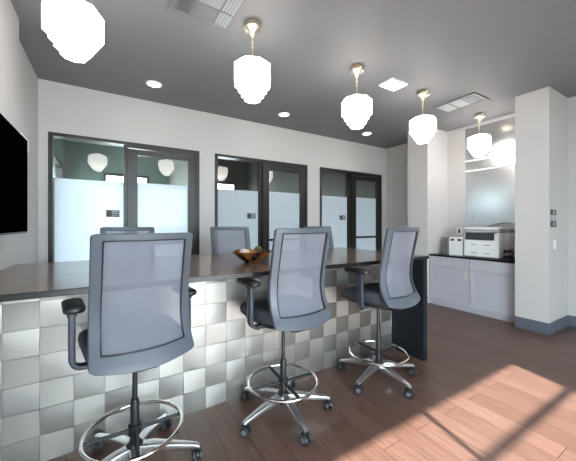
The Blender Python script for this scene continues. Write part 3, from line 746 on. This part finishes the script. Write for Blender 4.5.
# printer
p = thing('printer', 'white office printer with scanner lid on the black alcove worktop', 'printer', (4.95, 2.32, TZ))
bm = BM(); box(bm, 0.0, 0.36, -0.25, 0.25, 0.008, 0.27, 0, 0.008, 2); box(bm, 0.12, 0.36, -0.25, 0.25, 0.27, 0.385, 0, 0.004, 1); box(bm, 0.0, 0.12, -0.25, -0.19, 0.27, 0.385, 0, 0.004, 1); box(bm, 0.02, 0.12, 0.225, 0.25, 0.27, 0.385, 0, 0.004, 1)
for a in (-0.2, 0.2):
    for b in (0.05, 0.31): cyl(bm, (b, a, 0), (b, a, 0.012), 0.015)
obj('body', bm, M['white_plastic'], p)
bm = BM(); box(bm, -0.004, 0.13, -0.188, 0.223, 0.272, 0.372); tag(obj('output_slot', bm, M['dark_part'], p), 'dark paper output slot')
for z0, z1 in ((0.02, 0.125), (0.135, 0.262)):
    bm = BM(); box(bm, -0.012, 0.002, -0.235, 0.235, z0, z1, 0, 0.005, 2); t = obj('paper_drawer', bm, M['white_plastic'], p)
    for yy in (-0.09, 0.09):
        bm = BM(); box(bm, -0.0145, -0.011, yy - 0.045, yy + 0.045, (z0 + z1) / 2 - 0.01, (z0 + z1) / 2 + 0.004, 0, 0.001, 1)
        obj('finger_grip', bm, M['grey_part'], t)
bm = BM(); box(bm, -0.01, 0.36, -0.26, 0.255, 0.388, 0.435, 0, 0.008, 2); obj('scanner_bed', bm, M['grey_part'], p)
bm = BM(); box(bm, 0.01, 0.36, -0.25, 0.25, 0.437, 0.475, 0, 0.010, 3); obj('scanner_lid', bm, M['white_plastic'], p)
bm = BM(); box(bm, 0.03, 0.33, -0.06, 0.16, 0.475, 0.515, 0, 0.012, 3); sweep(bm, [(0.18, -0.02, 0.50), (0.18, -0.30, 0.545)], rrect(0.12, 0.006, 0.003, 1), Vector((1, 0, 0))); tag(obj('document_feeder', bm, M['grey_part'], p), 'grey document feeder with slanted tray')
bm = BM(); box(bm, -0.035, 0.02, -0.25, -0.06, 0.392, 0.43, 0, 0.004, 1); obj('control_panel', bm, M['grey_part'], p)
# box, folders, wire tray
b_ = thing('carton', 'white carton with two dark marks near its top, left of the printer', 'box', (4.98, 2.72, TZ))
bm = BM(); box(bm, 0, 0.16, -0.115, 0.115, 0.0, 0.30, 0, 0.003, 1); obj('body', bm, M['white_plastic'], b_)
bm = BM()
for y in (-0.06, 0.055): box(bm, -0.002, 0.002, y - 0.03, y + 0.03, 0.24, 0.275)
tag(obj('dark_mark', bm, M['dark_part'], b_), 'two dark printed marks')
for k, (y, h, mk, lab) in enumerate(((2.90, 0.27, 'grey_part', 'light grey folder standing upright against the white carton side'), (2.955, 0.29, 'ventgrey', 'mid grey folder standing upright nearest the far pier'))):
    bm = BM(); box(bm, 0.0, 0.22, -0.016, 0.016, 0, h, 0, 0.004, 2); box(bm, -0.0015, 0.001, -0.010, 0.010, h * 0.55, h * 0.8)
    tag(obj('folder', bm, M[mk], None, None, (5.05, y, TZ)), lab, 'folder', 'folders by the carton')
t = thing('desk_tray', 'black two-tier paper tray right of the printer', 'tray', (4.93, 1.90, TZ))
bm = BM()
for a in (-0.09, 0.09):
    for b in (0.01, 0.27): cyl(bm, (b, a, 0), (b, a, 0.15), 0.005, seg=8)
obj('posts', bm, M['black'], t)
for z in (0.02, 0.10):
    bm = BM(); box(bm, 0, 0.28, -0.1, 0.1, z, z + 0.005); box(bm, 0, 0.28, -0.1, -0.095, z, z + 0.035); box(bm, 0, 0.28, 0.095, 0.1, z, z + 0.035); obj('shelf', bm, M['black'], t)
# outlet on the alcove wall
o_ = thing('wall_outlet', 'white wall outlet with grey centre above the white carton', 'outlet', (XA, 2.88, 1.27))
bm = BM(); box(bm, -0.006, 0, -0.05, 0.05, -0.06, 0.06, 0, 0.002, 1); obj('plate', bm, M['white_plastic'], o_)
bm = BM(); box(bm, -0.009, -0.005, -0.02, 0.02, -0.035, 0.035, 0, 0.001, 1); obj('socket', bm, M['dark_part'], o_)

# sign and switch on the near pier
s = thing('wall_sign', 'dark square restroom sign with pale middle band on the near pier', 'sign', (4.83, 1.41, 1.465))
bm = BM(); box(bm, -0.09, 0.09, -0.008, 0, 0.043, 0.112, 0, 0.002, 1); box(bm, -0.09, 0.09, -0.008, 0, -0.112, -0.032, 0, 0.002, 1); obj('plate', bm, M['sign'], s)
bm = BM(); box(bm, -0.09, 0.09, -0.007, 0, -0.030, 0.041, 0, 0.001, 1); tag(obj('middle_band', bm, M['grey_part'], s), 'pale middle band')
bm = BM()
for zc in (0.078, -0.07):
    lathe(bm, [(0.006, zc + 0.013), (0.0085, zc + 0.019), (0.006, zc + 0.026)], 10, (0.0, -0.006))
    box(bm, -0.014, 0.014, -0.011, -0.007, zc - 0.022, zc + 0.010, 0, 0.002, 1)
for z in (-0.012, 0.008, 0.024): box(bm, -0.05, 0.05, -0.009, -0.006, z - 0.004, z + 0.004)
tag(obj('pictogram', bm, M['signlight'], s), 'pale pictograms and writing')
s = thing('light_switch', 'white light switch plate below the dark sign on near pier', 'switch', (4.88, 1.41, 1.13))
bm = BM(); box(bm, -0.04, 0.04, -0.006, 0, -0.062, 0.062, 0, 0.002, 1); obj('plate', bm, M['white_plastic'], s)
bm = BM(); box(bm, -0.018, 0.018, -0.010, -0.005, -0.034, 0.034, 0, 0.002, 1); obj('rocker', bm, M['white_plastic'], s)

# ------------------------------------------------------------------ light
wd = bpy.data.worlds.new('sky'); scene.world = wd; wd.use_nodes = True
bg = wd.node_tree.nodes['Background']; bg.inputs['Color'].default_value = (0.80, 0.90, 1.0, 1); bg.inputs['Strength'].default_value = 9.0
sun = bpy.data.lights.new('sun', 'SUN'); sun.energy = 15; sun.angle = math.radians(0.6); sun.color = (1.0, 0.96, 0.91)
so = bpy.data.objects.new('sun', sun); C.objects.link(so)
so.rotation_euler = Vector((0.25, 1.0, -0.728)).to_track_quat('-Z', 'Y').to_euler(); so.location = (0, -8, 8)
def portal(name, loc, direction, sx, sy):
    l = bpy.data.lights.new(name, 'AREA'); l.shape = 'RECTANGLE'; l.size = sx; l.size_y = sy; l.cycles.is_portal = True
    o = bpy.data.objects.new(name, l); C.objects.link(o); o.location = loc
    o.rotation_euler = Vector(direction).to_track_quat('-Z', 'Z' if abs(direction[2]) < 0.9 else 'Y').to_euler()
portal('storefront_daylight', ((SX0 + SX1) / 2, YF - 0.14, SH / 2), (0, 1, 0), SX1 - SX0, SH)
for a, b2 in OW: portal('office_daylight', ((a + b2) / 2, OY + 0.13, (oz0 + oz1) / 2), (0, -1, 0), b2 - a, oz1 - oz0)
portal('office_side_daylight', (-0.9, sum(LWY) / 2, 1.32), (1, 0, 0), LWY[1] - LWY[0], 2.45)

# ------------------------------------------------------------------ camera
F, CX, CY, H = 292.0, 288.0, 225.0, 1.38
cam = bpy.data.cameras.new('camera'); co = bpy.data.objects.new('camera', cam); C.objects.link(co)
cam.sensor_fit = 'HORIZONTAL'; cam.sensor_width = 36; cam.lens = 36 * F / 576
cam.shift_y = (CY - 230.5) / 576
cam.clip_start = 0.05
co.location = (0, 0, H); co.rotation_euler = (PI / 2, 0, math.radians(58.5 - 90))
scene.camera = co
vs = scene.view_settings
vs.view_transform = 'Standard'; vs.look = 'None'; vs.exposure = 1.13; vs.gamma = 1.0; vs.use_curve_mapping = False
